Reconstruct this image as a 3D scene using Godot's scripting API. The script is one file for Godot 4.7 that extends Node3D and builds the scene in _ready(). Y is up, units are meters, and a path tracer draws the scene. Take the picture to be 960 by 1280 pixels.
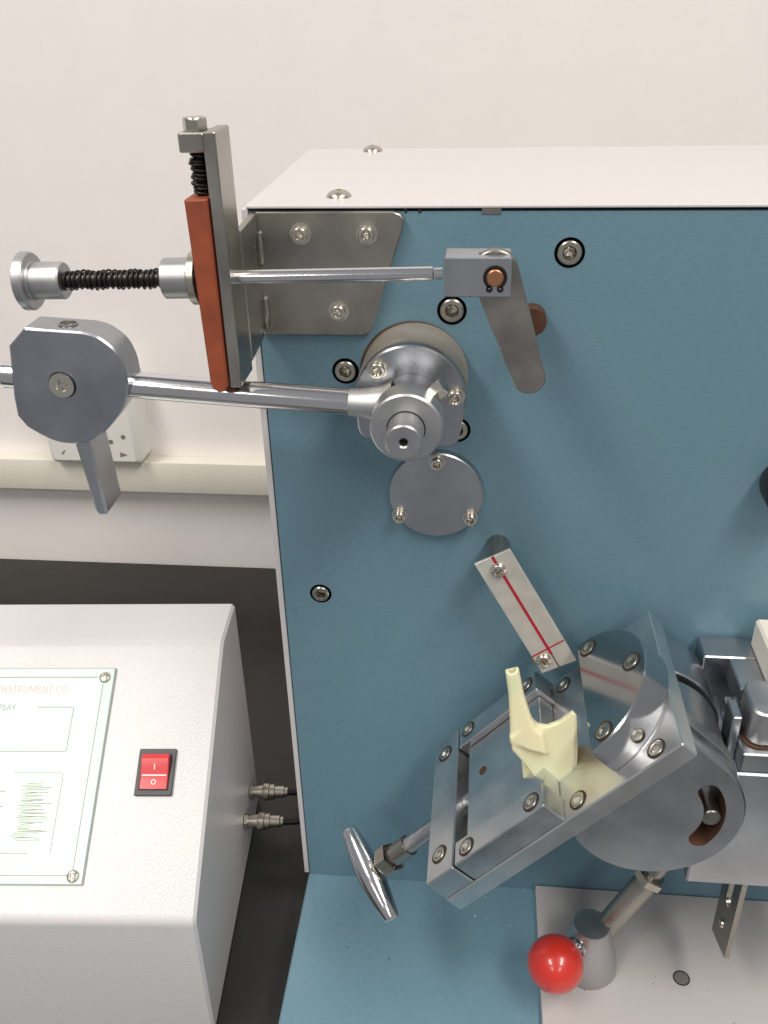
extends Node3D
# A bench testing machine: blue panel, pendulum, plunger, tilting vise with a cream specimen, control console beside it.
# Metres, y up; the panel's lower left corner is the origin, the panel lies in z = 0 and faces +z.

const TILT := 48.3          # degrees the vise is turned about z
const DEG := PI / 180.0
var M := {}
var taken := {}

# ---------------------------------------------------------------- mesh builder
class MB:
	var v := PackedVector3Array()
	var n := PackedVector3Array()
	func tri(a: Vector3, b: Vector3, c: Vector3, na: Vector3, nb: Vector3, nc: Vector3) -> void:
		var g := (b - a).cross(c - a)
		if g.length_squared() < 1e-22:
			return
		if g.dot(na + nb + nc) > 0.0:   # front faces run clockwise
			v.append_array([a, c, b]); n.append_array([na, nc, nb])
		else:
			v.append_array([a, b, c]); n.append_array([na, nb, nc])
	func quad(a: Vector3, b: Vector3, c: Vector3, d: Vector3, na: Vector3, nb: Vector3, nc: Vector3, nd: Vector3) -> void:
		tri(a, b, c, na, nb, nc); tri(a, c, d, na, nc, nd)
	func add(o: MB, t: Transform3D) -> void:
		for p in o.v: v.append(t * p)
		for p in o.n: n.append((t.basis * p).normalized())
	func mesh() -> ArrayMesh:
		var a := []
		a.resize(Mesh.ARRAY_MAX)
		a[Mesh.ARRAY_VERTEX] = v
		a[Mesh.ARRAY_NORMAL] = n
		var m := ArrayMesh.new()
		m.add_surface_from_arrays(Mesh.PRIMITIVE_TRIANGLES, a)
		return m

func circle(c: Vector2, r: float, seg := 48, a0 := 0.0, a1 := 360.0) -> PackedVector2Array:
	var o := PackedVector2Array()
	var full := absf(a1 - a0) > 359.9
	for i in (seg if full else seg + 1):
		var a := lerpf(a0, a1, float(i) / seg) * DEG
		o.append(c + Vector2(cos(a), sin(a)) * r)
	return o

func rect(x0: float, y0: float, x1: float, y1: float, r := 0.0, seg := 4) -> PackedVector2Array:
	if r <= 0.0:
		return PackedVector2Array([Vector2(x0, y0), Vector2(x1, y0), Vector2(x1, y1), Vector2(x0, y1)])
	var o := PackedVector2Array()
	for k in 4:
		var c: Vector2 = [Vector2(x1 - r, y0 + r), Vector2(x1 - r, y1 - r), Vector2(x0 + r, y1 - r), Vector2(x0 + r, y0 + r)][k]
		o.append_array(circle(c, r, seg, -90 + 90 * k, 90 * k))
	return o

func pts(a: Array) -> PackedVector2Array:
	var o := PackedVector2Array()
	for i in range(0, a.size(), 2): o.append(Vector2(a[i], a[i + 1]))
	return o

# a polygon pulled along z, its cap edges chamfered by bev
func prism(poly: PackedVector2Array, z0: float, z1: float, bev := 0.0005, back_bev := true) -> MB:
	var m := MB.new()
	if Geometry2D.is_polygon_clockwise(poly): poly.reverse()
	var k := poly.size()
	var en := []
	for i in k:
		var e := poly[(i + 1) % k] - poly[i]
		en.append(Vector2(e.y, -e.x).normalized())
	var inner := PackedVector2Array()
	for i in k:
		var a: Vector2 = en[(i + k - 1) % k]
		var b: Vector2 = en[i]
		var h := (a + b).normalized()
		inner.append(poly[i] - h * bev / maxf(0.35, h.dot(b)))
	var bz := bev if back_bev else 0.0
	var cap := Geometry2D.triangulate_polygon(inner)
	var capb := cap if back_bev else Geometry2D.triangulate_polygon(poly)
	var back := inner if back_bev else poly
	for i in range(0, cap.size(), 3):
		var q := []
		for j in 3: q.append(Vector3(inner[cap[i + j]].x, inner[cap[i + j]].y, z1))
		m.tri(q[0], q[1], q[2], Vector3.BACK, Vector3.BACK, Vector3.BACK)
	for i in range(0, capb.size(), 3):
		var q := []
		for j in 3: q.append(Vector3(back[capb[i + j]].x, back[capb[i + j]].y, z0))
		m.tri(q[0], q[1], q[2], Vector3.FORWARD, Vector3.FORWARD, Vector3.FORWARD)
	for i in k:
		var j := (i + 1) % k
		var e: Vector2 = en[i]
		var pa: Vector2 = en[(i + k - 1) % k]
		var pb: Vector2 = en[j]
		var ni := (e + pa).normalized() if e.dot(pa) > 0.8 else e
		var nj := (e + pb).normalized() if e.dot(pb) > 0.8 else e
		var a3 := Vector3(ni.x, ni.y, 0)
		var b3 := Vector3(nj.x, nj.y, 0)
		var p := poly[i]
		var q := poly[j]
		m.quad(Vector3(p.x, p.y, z0 + bz), Vector3(q.x, q.y, z0 + bz), Vector3(q.x, q.y, z1 - bev), Vector3(p.x, p.y, z1 - bev), a3, b3, b3, a3)
		if bev > 0.0:
			for s in ([1, -1] if back_bev else [1]):
				var zc := z1 if s > 0 else z0
				var fa := (a3 + Vector3(0, 0, s)).normalized()
				var fb := (b3 + Vector3(0, 0, s)).normalized()
				m.quad(Vector3(p.x, p.y, zc - s * bev), Vector3(q.x, q.y, zc - s * bev), Vector3(inner[j].x, inner[j].y, zc), Vector3(inner[i].x, inner[i].y, zc), fa, fb, fb, fa)
	return m

func box(a: Vector3, b: Vector3, bev := 0.0006) -> MB:
	var m := prism(rect(a.x, a.y, b.x, b.y, bev, 1), a.z, b.z, bev)
	return m

# turned about +y; profile points [radius, height] or [radius, height, 1] for a hexagonal loop; corners under 32 degrees are smooth
func lathe(pr: Array, seg := 36) -> MB:
	var m := MB.new()
	var k := pr.size()
	var pn := []
	for i in k - 1:
		var d := Vector2(pr[i + 1][0] - pr[i][0], pr[i + 1][1] - pr[i][1])
		pn.append(Vector2(d.y, -d.x).normalized())
	for i in k - 1:
		var e: Vector2 = pn[i]
		var n0 := e
		var n1 := e
		if i > 0 and e.dot(pn[i - 1]) > 0.82: n0 = (e + pn[i - 1]).normalized()
		if i < k - 2 and e.dot(pn[i + 1]) > 0.82: n1 = (e + pn[i + 1]).normalized()
		for s in seg:
			var q := []
			var nn := []
			for c in [[i, s, n0], [i, s + 1, n0], [i + 1, s + 1, n1], [i + 1, s, n1]]:
				var a: float = TAU * c[1] / seg
				var r: float = pr[c[0]][0]
				if pr[c[0]].size() > 2:
					r = r * cos(PI / 6) / cos(fposmod(a, PI / 3) - PI / 6)
				q.append(Vector3(cos(a) * r, pr[c[0]][1], sin(a) * r))
				var w: Vector2 = c[2]
				nn.append(Vector3(cos(a) * w.x, w.y, sin(a) * w.x))
			if pr[i].size() > 2 and pr[i + 1].size() > 2 and absf(e.y) < 0.5:   # flat sides of the hexagon
				var am := (floorf(s / (seg / 6.0)) + 0.5) * PI / 3
				var f := Vector3(cos(am) * signf(e.x), 0, sin(am) * signf(e.x))
				nn = [f, f, f, f]
			m.quad(q[0], q[1], q[2], q[3], nn[0], nn[1], nn[2], nn[3])
	return m

func tube(path: PackedVector3Array, r: float, seg := 8, caps := true) -> MB:
	var m := MB.new()
	var up := Vector3.UP
	var rings := []
	var norms := []
	var k := path.size()
	var last := Vector3.ZERO
	for i in k:
		var d := (path[mini(i + 1, k - 1)] - path[maxi(i - 1, 0)]).normalized()
		if i == 0: last = d.cross(Vector3(0.3, 0.9, 0.2)).normalized()
		last = (last - d * last.dot(d)).normalized()
		var b := d.cross(last)
		var ring := []
		var nr := []
		for s in seg:
			var a := TAU * s / seg
			var w := last * cos(a) + b * sin(a)
			ring.append(path[i] + w * r); nr.append(w)
		rings.append(ring); norms.append(nr)
	for i in k - 1:
		for s in seg:
			var t := (s + 1) % seg
			m.quad(rings[i][s], rings[i][t], rings[i + 1][t], rings[i + 1][s], norms[i][s], norms[i][t], norms[i + 1][t], norms[i + 1][s])
	if caps:
		for e in [0, k - 1]:
			var d := (path[1] - path[0]).normalized() * -1.0 if e == 0 else (path[k - 1] - path[k - 2]).normalized()
			for s in range(1, seg - 1): m.tri(rings[e][0], rings[e][s], rings[e][s + 1], d, d, d)
	return m

# a screw head with a cross recess: a domed height field, face towards +y
func cross_head(r: float, h: float, flat := false) -> MB:
	var m := MB.new()
	var rs := 20
	var ts := 72
	var hf := func(x: float, z: float) -> float:
		var q := Vector2(x, z).length() / r
		var y: float = h * (1.0 - q * q * 0.35) if flat == false else h
		if not flat and q > 0.72: y = h * (0.82 - pow((q - 0.72) / 0.28, 2.0) * 0.82)
		var arm := minf(maxf(absf(x) - 0.145 * r, absf(z) - 0.52 * r), maxf(absf(z) - 0.145 * r, absf(x) - 0.52 * r))
		y -= clampf(-arm / (0.06 * r), 0.0, 1.0) * h * (0.75 if not flat else 0.95)
		return y
	var g := []
	for i in rs + 1:
		var row := []
		for j in ts:
			var a := TAU * j / ts
			var q := r * i / rs
			var x := cos(a) * q
			var z := sin(a) * q
			var e := r * 0.02
			var nn := Vector3(-(hf.call(x + e, z) - hf.call(x - e, z)), 2 * e, -(hf.call(x, z + e) - hf.call(x, z - e))).normalized()
			row.append([Vector3(x, hf.call(x, z), z), nn])
		g.append(row)
	for i in rs:
		for j in ts:
			var t := (j + 1) % ts
			m.quad(g[i][j][0], g[i][t][0], g[i + 1][t][0], g[i + 1][j][0], g[i][j][1], g[i][t][1], g[i + 1][t][1], g[i + 1][j][1])
	if flat: m.add(lathe([[r, 0.0], [r, h]], ts), Transform3D())
	return m

func socket_head(r: float, h: float, hx := 0.5) -> MB:   # cap screw lying on y = 0
	return lathe([[r, 0.0], [r, h * 0.86], [r * 0.96, h * 0.95], [r * 0.88, h], [r * hx * 1.12, h], [r * hx, h * 0.93, 1], [r * hx, h * 0.25, 1], [0.0, h * 0.12]], 36)

func hex_head(r: float, h: float) -> MB:
	return lathe([[r, 0.0, 1], [r, h * 0.85, 1], [r * 0.9, h, 1], [0.0, h]], 36)

func threaded(r: float, length: float, pitch: float) -> MB:
	var p := []
	var y := 0.0
	p.append([0.0, 0.0])
	while y < length:
		p.append([r * 0.84, y]); p.append([r, y + pitch * 0.4]); p.append([r, y + pitch * 0.55])
		y += pitch
	p.append([r * 0.84, length]); p.append([0.0, length])
	return lathe(p, 28)

# stands local +y along d, at p
func along(p: Vector3, d: Vector3, spin := 0.0) -> Transform3D:
	var y := d.normalized()
	var x := y.cross(Vector3(0, 0, 1) if absf(y.z) < 0.9 else Vector3(1, 0, 0)).normalized()
	return Transform3D(Basis(x, y, x.cross(y)).rotated(y, spin), p)

# ---------------------------------------------------------------- objects
func numbered(s: String) -> String:
	taken[s] = taken.get(s, -1) + 1
	return s if taken[s] == 0 else "%s_%03d" % [s, taken[s]]

func tag(o: Node3D, label: String, category: String, group := "") -> Node3D:
	o.set_meta("label", label)
	o.set_meta("category", category)
	if group: o.set_meta("group", group)
	return o

func thing(called: String, label: String, category: String, t := Transform3D(), group := "") -> Node3D:
	var o := Node3D.new()
	o.name = numbered(called)
	o.transform = t
	add_child(o, true)
	return tag(o, label, category, group)

# commits a shape as one named mesh under its thing or part, placed in the thing's own frame
func part(called: String, shape, mat: Material, parent: Node, t := Transform3D()) -> MeshInstance3D:
	var o := MeshInstance3D.new()
	o.name = called
	o.mesh = shape.mesh() if shape is MB else shape
	o.material_override = mat
	o.transform = t
	parent.add_child(o, true)
	return o

# a sub-part whose place is given in the thing's frame
func sub(called: String, shape, mat: Material, p: Node3D, t := Transform3D()) -> MeshInstance3D:
	return part(called, shape, mat, p, p.transform.affine_inverse() * t)

func grain(seed_: int, freq: float, w := 512, h := 512, oct := 4) -> Image:
	var f := FastNoiseLite.new()
	f.seed = seed_
	f.noise_type = FastNoiseLite.TYPE_SIMPLEX_SMOOTH
	f.frequency = freq
	f.fractal_octaves = oct
	return f.get_seamless_image(w, h)

# grey picture between lo and hi
func tone(im: Image, lo: float, hi: float, power := 1.0) -> ImageTexture:
	var o := Image.create(im.get_width(), im.get_height(), false, Image.FORMAT_RGB8)
	for y in im.get_height():
		for x in im.get_width():
			var k := lerpf(lo, hi, pow(im.get_pixel(x, y).r, power))
			o.set_pixel(x, y, Color(k, k, k))
	return ImageTexture.create_from_image(o)

func bumps(im: Image, strength: float) -> ImageTexture:
	var o: Image = im.duplicate()
	o.convert(Image.FORMAT_RGBA8)
	o.bump_map_to_normal_map(strength)
	return ImageTexture.create_from_image(o)

func lin(r: float, g: float, b: float) -> Color:
	return Color(r, g, b).linear_to_srgb()

func mat(called: String, c: Color, rough: float, metal := 0.0, bump: Texture2D = null, scale := 20.0, bump_scale := 0.3, colour: Texture2D = null, rough_map: Texture2D = null) -> StandardMaterial3D:
	var m := StandardMaterial3D.new()
	m.resource_name = called
	m.albedo_color = c
	m.roughness = rough
	m.metallic = metal
	m.uv1_triplanar = true
	m.uv1_scale = Vector3.ONE * scale
	if bump:
		m.normal_enabled = true
		m.normal_texture = bump
		m.normal_scale = bump_scale
	if colour: m.albedo_texture = colour
	if rough_map:
		m.roughness_texture = rough_map
		m.roughness = 1.0
	M[called] = m
	return m

func materials() -> void:
	var fine := grain(3, 0.12)
	var soft := grain(5, 0.012)
	var cloud := grain(9, 0.006, 512, 512, 5)
	var streak := grain(7, 0.22, 512, 64, 3)
	streak.resize(512, 512, Image.INTERPOLATE_LANCZOS)      # short across x, long along y
	var streak_x := grain(8, 0.22, 64, 512, 3)
	streak_x.resize(512, 512, Image.INTERPOLATE_LANCZOS)
	var peel := grain(11, 0.05, 512, 512, 2)
	var n_fine := bumps(fine, 1.5)
	var n_streak := bumps(streak, 1.2)
	var n_streak_x := bumps(streak_x, 1.2)
	var n_peel := bumps(peel, 3.0)
	var c_soft := tone(cloud, 0.9, 1.0)
	var c_worn := tone(cloud, 0.84, 1.0)
	# fine scratches and smears of a used machine, as a roughness picture
	var scr := Image.create(1024, 1024, false, Image.FORMAT_RGB8)
	var smear := grain(21, 0.004, 1024, 1024, 5)
	for y in 1024:
		for x in 1024:
			var k := 0.25 + 0.13 * smear.get_pixel(x, y).r
			scr.set_pixel(x, y, Color(k, k, k))
	var rs := RandomNumberGenerator.new()
	rs.seed = 77
	for i in 170:
		var p := Vector2(rs.randf() * 1024, rs.randf() * 1024)
		var d := Vector2.from_angle(rs.randfn(0.5, 0.9))
		var k := rs.randf_range(0.25, 0.38)
		for j in int(rs.randf_range(20, 190)):
			scr.set_pixel(posmod(int(p.x), 1024), posmod(int(p.y), 1024), Color(k, k, k))
			d = d.rotated(rs.randfn(0.0, 0.002))
			p += d
	var r_worn := ImageTexture.create_from_image(scr)
	var r_paint := tone(cloud, 0.22, 0.46)
	var r_alu := tone(cloud, 0.24, 0.40)
	var r_turned := tone(cloud, 0.34, 0.50)
	var r_polish := tone(cloud, 0.12, 0.19)
	var r_steel := tone(cloud, 0.24, 0.42)
	var r_streak := tone(streak_x, 0.30, 0.42)
	mat("blue_paint", lin(0.150, 0.268, 0.338), 0.34, 0.0, n_fine, 14.0, 0.22, tone(streak_x, 0.93, 1.0), r_paint)
	mat("white_paint", lin(0.60, 0.58, 0.58), 0.42, 0.0, n_peel, 45.0, 0.3)
	mat("plate_paint", lin(0.475, 0.455, 0.45), 0.5, 0.0, n_peel, 45.0, 0.2)
	mat("console_paint", lin(0.65, 0.64, 0.65), 0.3, 0.0, n_peel, 30.0, 0.55)
	mat("wall_paint", lin(0.90, 0.865, 0.845), 0.75, 0.0, n_fine, 6.0, 0.06, tone(cloud, 0.99, 1.0))
	mat("trunking_plastic", lin(0.80, 0.775, 0.68), 0.45)
	mat("socket_plastic", lin(0.80, 0.79, 0.75), 0.35)
	mat("socket_hole", lin(0.22, 0.20, 0.18), 0.6)
	mat("bench_top", lin(0.018, 0.017, 0.015), 0.32, 0.0, n_fine, 12.0, 0.12, null, tone(cloud, 0.28, 0.42))
	mat("aluminium", lin(0.47, 0.49, 0.53), 0.3, 1.0, n_streak, 9.0, 0.03, c_soft, r_alu)
	mat("aluminium_turned", lin(0.60, 0.605, 0.61), 0.3, 1.0, n_fine, 10.0, 0.05, c_soft, r_turned)
	mat("polished", lin(0.60, 0.61, 0.62), 0.06, 1.0, null, 5.0, 0.0, c_soft, r_polish)
	mat("slider_steel", lin(0.80, 0.81, 0.82), 0.06, 1.0, null, 9.0, 0.0, c_soft, r_worn)
	mat("rail_steel", lin(0.72, 0.73, 0.74), 0.3, 1.0, n_streak_x, 9.0, 0.03, c_soft, r_alu)
	mat("ground_steel", lin(0.54, 0.56, 0.59), 0.25, 1.0, n_streak_x, 9.0, 0.03, c_soft, r_worn)
	mat("raw_steel", lin(0.46, 0.42, 0.36), 0.6, 0.55, n_fine, 18.0, 0.1, c_worn)
	mat("dull_steel", lin(0.47, 0.45, 0.405), 0.35, 0.95, n_streak, 8.0, 0.06, c_worn, r_steel)
	mat("lever_steel", lin(0.42, 0.40, 0.365), 0.4, 1.0, n_fine, 12.0, 0.14, c_worn, r_turned)
	mat("chrome", lin(0.72, 0.72, 0.73), 0.14, 1.0, n_fine, 8.0, 0.02)
	mat("zinc", lin(0.62, 0.58, 0.50), 0.28, 1.0, n_fine, 30.0, 0.08, c_soft)
	mat("plated_screw", lin(0.70, 0.66, 0.58), 0.24, 1.0, n_fine, 40.0, 0.06)
	mat("rust", lin(0.12, 0.055, 0.03), 0.7, 0.3, n_fine, 30.0, 0.3, c_worn)
	mat("grub", lin(0.20, 0.17, 0.14), 0.5, 0.8)
	mat("bore_rim", lin(0.075, 0.05, 0.035), 0.6, 0.3, n_fine, 30.0, 0.3, c_worn)
	mat("copper", lin(0.55, 0.26, 0.15), 0.45, 1.0, n_fine, 30.0, 0.1)
	mat("red_rubber", lin(0.33, 0.072, 0.028), 0.6, 0.0, n_fine, 25.0, 0.2, c_worn)
	mat("grease", lin(0.022, 0.017, 0.015), 0.28, 0.4, n_fine, 40.0, 0.6)
	mat("black", lin(0.008, 0.008, 0.008), 0.55)
	mat("black_plastic", lin(0.012, 0.012, 0.012), 0.35)
	mat("switch_frame", lin(0.06, 0.06, 0.065), 0.45)
	var red := mat("switch_red", lin(0.62, 0.012, 0.022), 0.2)
	red.clearcoat_enabled = true
	mat("mark_white", lin(0.75, 0.72, 0.72), 0.4)
	var ball := mat("ball_red", lin(0.64, 0.034, 0.022), 0.3)
	ball.clearcoat_enabled = true
	ball.clearcoat = 0.6
	ball.clearcoat_roughness = 0.08
	mat("marker_red", lin(0.42, 0.012, 0.04), 0.5)
	mat("strip_metal", lin(0.72, 0.70, 0.64), 0.35, 0.35, n_fine, 20.0, 0.12, c_soft)
	var cream := mat("cream_plastic", lin(0.79, 0.71, 0.47), 0.35, 0.0, n_fine, 14.0, 0.12)
	cream.subsurf_scatter_enabled = true
	cream.subsurf_scatter_strength = 0.35
	mat("cream_block", lin(0.72, 0.68, 0.60), 0.5)
	var pl := mat("overlay_green", lin(0.56, 0.72, 0.65), 0.14)
	pl.metallic_specular = 0.33
	mat("overlay_window", lin(0.72, 0.78, 0.74), 0.1)
	mat("print_red", lin(0.66, 0.36, 0.33), 0.3)
	mat("print_dark", lin(0.22, 0.28, 0.26), 0.3)
	mat("print_olive", lin(0.15, 0.15, 0.07), 0.3)
	mat("plug_grey", lin(0.42, 0.39, 0.38), 0.7, 0.0, n_fine, 60.0, 0.6, tone(streak, 0.3, 1.0))
	mat("crumb_white", lin(0.7, 0.7, 0.68), 0.6)
	mat("crumb_dark", lin(0.06, 0.09, 0.11), 0.7)

# ---------------------------------------------------------------- scene
func _ready() -> void:
	# camera
	var cam := Camera3D.new()
	cam.name = "camera"
	cam.fov = 58.19
	cam.near = 0.02
	cam.far = 30.0
	cam.transform = Transform3D(Basis(Vector3(0.99472616, -0.02277825, -0.10000507), Vector3(-0.02945907, 0.87049455, -0.49129563), Vector3(0.09824472, 0.49165067, 0.86523268)), Vector3(0.0924753, 0.461816586, 0.368898498))
	add_child(cam)
	cam.current = true
	# the room's own light: two ceiling fixtures of tubes and the light that the rest of the room gives back
	var we := WorldEnvironment.new()
	we.name = "environment"
	var env := Environment.new()
	env.background_mode = Environment.BG_COLOR
	env.background_color = lin(0.28, 0.28, 0.29)
	env.tonemap_mode = Environment.TONE_MAPPER_LINEAR
	env.tonemap_exposure = 1.0
	env.sdfgi_enabled = true
	env.ssao_enabled = true
	env.ssil_enabled = true
	we.environment = env
	add_child(we)
	var lamps := [Vector3(-0.80, 1.75, 0.80), Vector3(0.84, 1.75, 0.80), Vector3(-0.80, 1.75, 2.6), Vector3(0.84, 1.75, 2.6)]
	for i in lamps.size():
		var l := AreaLight3D.new()
		l.name = "ceiling_light" if i == 0 else "ceiling_light_%03d" % i
		l.area_size = Vector2(0.36, 1.2)
		l.light_energy = 2.65 if i < 2 else 1.3
		l.light_color = Color(1.0, 0.975, 0.94)
		l.shadow_enabled = true
		l.set("area_range", 8.0)
		l.set("area_attenuation", 2.0)
		l.position = lamps[i]
		l.rotation_degrees = Vector3(-90, 0, 0)
		add_child(l)
	materials()
	setting()
	machine()
	pendulum()
	plunger()
	lever()
	carriage()
	vise()
	specimen()
	clamp_handle()
	console()
	cables()

func setting() -> void:
	var w := part("wall", box(Vector3(-1.4, -0.9, -0.46), Vector3(1.4, 1.6, -0.38), 0.0), M.wall_paint, self)
	w.set_meta("kind", "structure")
	var b := part("workbench", box(Vector3(-0.9, -0.07, -0.3785), Vector3(1.0, -0.03, 0.36), 0.001), M.bench_top, self)
	tag(b, "black laminate workbench top that the machine and console stand on", "workbench")
	var t := thing("cable_trunking", "cream plastic cable trunking running along the wall", "trunking", Transform3D(Basis(), Vector3(0, 0.06, -0.38)))
	part("channel", prism(rect(-0.0, 0.0, 0.0185, 0.030, 0.0008, 2), -0.9, 0.9, 0.0), M.trunking_plastic, t, Transform3D(Basis(Vector3(0, 0, 1), Vector3(0, 1, 0), Vector3(-1, 0, 0)), Vector3.ZERO))
	part("lid", prism(rect(0.0188, 0.0015, 0.0205, 0.0325, 0.0007, 2), -0.9, 0.9, 0.0), M.trunking_plastic, t, Transform3D(Basis(Vector3(0, 0, 1), Vector3(0, 1, 0), Vector3(-1, 0, 0)), Vector3.ZERO))
	# wall socket, screwed to the wall just above the trunking
	var s := thing("wall_socket", "white wall power socket behind the round pendulum weight", "socket", Transform3D(Basis(), Vector3(-0.25, 0.0945, -0.38)))
	part("housing", prism(rect(-0.043, 0.0, 0.043, 0.086, 0.006, 5), 0.0, 0.033, 0.005, false), M.socket_plastic, s)
	part("hole", prism(pts([0.0245, 0.0090, 0.0315, 0.0115, 0.0245, 0.0140]), 0.0326, 0.0332, 0.0), M.socket_hole, s)
	part("hole", prism(circle(Vector2(0.018, 0.024), 0.0022, 18), 0.0326, 0.0332, 0.0), M.socket_hole, s)
	part("hole", prism(circle(Vector2(0.030, 0.029), 0.0022, 18), 0.0326, 0.0332, 0.0), M.socket_hole, s)
	part("hole", prism(pts([-0.0305, 0.0112, -0.0293, 0.0102, -0.0262, 0.0142, -0.0272, 0.0150]), 0.0326, 0.0332, 0.0), M.socket_hole, s)

func panel_with_bores(spots: Array, parent: Node) -> void:
	var c := CSGCombiner3D.new()
	c.name = "front_panel"
	var b := CSGBox3D.new()
	b.size = Vector3(0.36, 0.3872, 0.010)
	b.position = Vector3(0.18, 0.3872 / 2, -0.005)
	b.material = M.blue_paint
	c.add_child(b)
	for s in spots:
		var y := CSGCylinder3D.new()
		y.radius = s[2]
		y.height = 0.012
		y.sides = 40
		y.operation = CSGShape3D.OPERATION_SUBTRACTION
		y.position = Vector3(s[0], s[1], 0.0)
		y.rotation_degrees.x = 90
		y.material = M.black
		c.add_child(y)
	parent.add_child(c)

func machine() -> void:
	var m := thing("testing_machine", "blue fronted testing machine cabinet with white top cover and blue base", "testing machine")
	var spots := [[0.1264, 0.3714, 0.0060], [0.0807, 0.3479, 0.0061], [0.0356, 0.321, 0.0058], [0.0182, 0.205, 0.0054], [0.0838, 0.2945, 0.0058]]
	panel_with_bores(spots, m)
	var i := 0
	for s in spots:
		i += 1
		part("panel_screw", socket_head(s[2] - 0.0011, 0.0062, 0.5), M.zinc, m, along(Vector3(s[0], s[1], -0.0053), Vector3.BACK, i * 0.37))
	# white sheet-metal cover: top and left side, its edge showing beside the panel
	part("top_cover", box(Vector3(-0.0012, 0.3885, -0.1482), Vector3(0.36, 0.3897, 0.0006), 0.0003), M.white_paint, m)
	part("side_cover", box(Vector3(-0.0032, 0.001, -0.148), Vector3(-0.0006, 0.3884, 0.0004), 0.0003), M.white_paint, m)
	part("back_panel", box(Vector3(-0.0005, 0.0, -0.1475), Vector3(0.36, 0.388, -0.1455), 0.0002), M.white_paint, m)
	part("end_panel", box(Vector3(0.3602, 0.0, -0.147), Vector3(0.362, 0.388, 0.0), 0.0002), M.blue_paint, m)
	part("cover_notch", box(Vector3(0.0917, 0.3862, -0.0035), Vector3(0.0992, 0.3884, 0.0003), 0.0), M.dull_steel, m)
	part("cover_notch", box(Vector3(0.0672, 0.3868, -0.003), Vector3(0.0682, 0.3884, 0.0003), 0.0), M.black, m)
	part("cover_notch", box(Vector3(0.0618, 0.3868, -0.003), Vector3(0.0626, 0.3884, 0.0003), 0.0), M.black, m)
	for p in [Vector3(0.0335, 0.3897, -0.0175), Vector3(0.0338, 0.3897, -0.140)]:
		part("cover_screw", lathe([[0.0052, 0.0], [0.0050, 0.0006], [0.0042, 0.0016], [0.0028, 0.0024], [0.0013, 0.0027], [0.0011, 0.0026, 1], [0.0011, 0.0014, 1], [0.0, 0.0014]], 36), M.zinc, m, Transform3D(Basis(), p))
	part("base_plate", box(Vector3(-0.0008, -0.0298, -0.15), Vector3(0.362, -0.0002, 0.21), 0.0008), M.blue_paint, m)
	# pale steel plate on the base, with a plugged hole
	var pl := part("mounting_plate", box(Vector3(0.1343, 0.0, 0.0006), Vector3(0.33, 0.004, 0.19), 0.0004), M.plate_paint, m)
	sub("hole_plug", lathe([[0.0, 0.0], [0.0037, 0.0001], [0.0037, 0.0002], [0.0, 0.0003]], 24), M.plug_grey, pl, Transform3D(Basis(), Vector3(0.2085, 0.004, 0.0530)))
	sub("hole_rim", lathe([[0.0037, 0.0], [0.0039, 0.0004], [0.0043, 0.0003], [0.0044, 0.0]], 28), M.black, pl, Transform3D(Basis(), Vector3(0.2085, 0.004, 0.0530)))
	# bearing housing
	var hc := Vector2(0.0655, 0.3205)
	part("housing_gasket", prism(circle(hc + Vector2(-0.0006, 0.0), 0.0229, 56), 0.0, 0.0012, 0.0002), M.rust, m)
	var ho := part("bearing_housing", lathe([[0.0, 0.0], [0.0225, 0.0], [0.0225, 0.0225], [0.0, 0.0225]], 64), M.raw_steel, m, along(Vector3(hc.x, hc.y, 0.001), Vector3.BACK))
	var fp := circle(hc, 0.0222, 48)
	fp.append_array(circle(Vector2(0.0808, 0.3040), 0.0045, 12))
	fp.append_array(circle(Vector2(0.0490, 0.3075), 0.0050, 12))
	fp = Geometry2D.convex_hull(fp)
	fp.remove_at(fp.size() - 1)
	sub("flange", prism(fp, 0.0237, 0.0285, 0.0007), M.aluminium, ho)
	for p in [Vector2(0.0528, 0.3333), Vector2(0.0833, 0.3222), Vector2(0.0530, 0.3085)]:
		sub("screw", socket_head(0.0032, 0.0034, 0.52), M.plated_screw, ho, along(Vector3(p.x, p.y, 0.0293), Vector3.BACK, p.x * 40))
		sub("washer", lathe([[0.0016, 0.0], [0.0040, 0.0], [0.0040, 0.0007], [0.0016, 0.0007]], 28), M.plated_screw, ho, along(Vector3(p.x, p.y, 0.0286), Vector3.BACK))
	# round cover disc
	var cd := part("cover_disc", lathe([[0.0, 0.0], [0.0213, 0.0], [0.0213, 0.0034], [0.0208, 0.004], [0.0, 0.004]], 64), M.ground_steel, m, along(Vector3(0.0748, 0.2638, 0.0005), Vector3.BACK))
	for p in [Vector2(0.0583, 0.2537), Vector2(0.0905, 0.2535), Vector2(0.0752, 0.2812)]:
		sub("screw", socket_head(0.0028, 0.0036, 0.5), M.plated_screw, cd, along(Vector3(p.x, p.y, 0.0050), Vector3.BACK, p.y * 90))
		sub("washer", lathe([[0.0014, 0.0], [0.0035, 0.0], [0.0035, 0.0006], [0.0014, 0.0006]], 28), M.plated_screw, cd, along(Vector3(p.x, p.y, 0.0045), Vector3.BACK))
	# buffer bracket
	var br := part("buffer_bracket", prism(pts([0.0031, 0.338, 0.0438, 0.338, 0.0462, 0.3387, 0.0478, 0.3405, 0.0612, 0.3815, 0.0616, 0.3850, 0.0603, 0.3868, 0.0575, 0.3878, 0.0031, 0.3878]), 0.0004, 0.0035, 0.0004), M.dull_steel, m)
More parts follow.
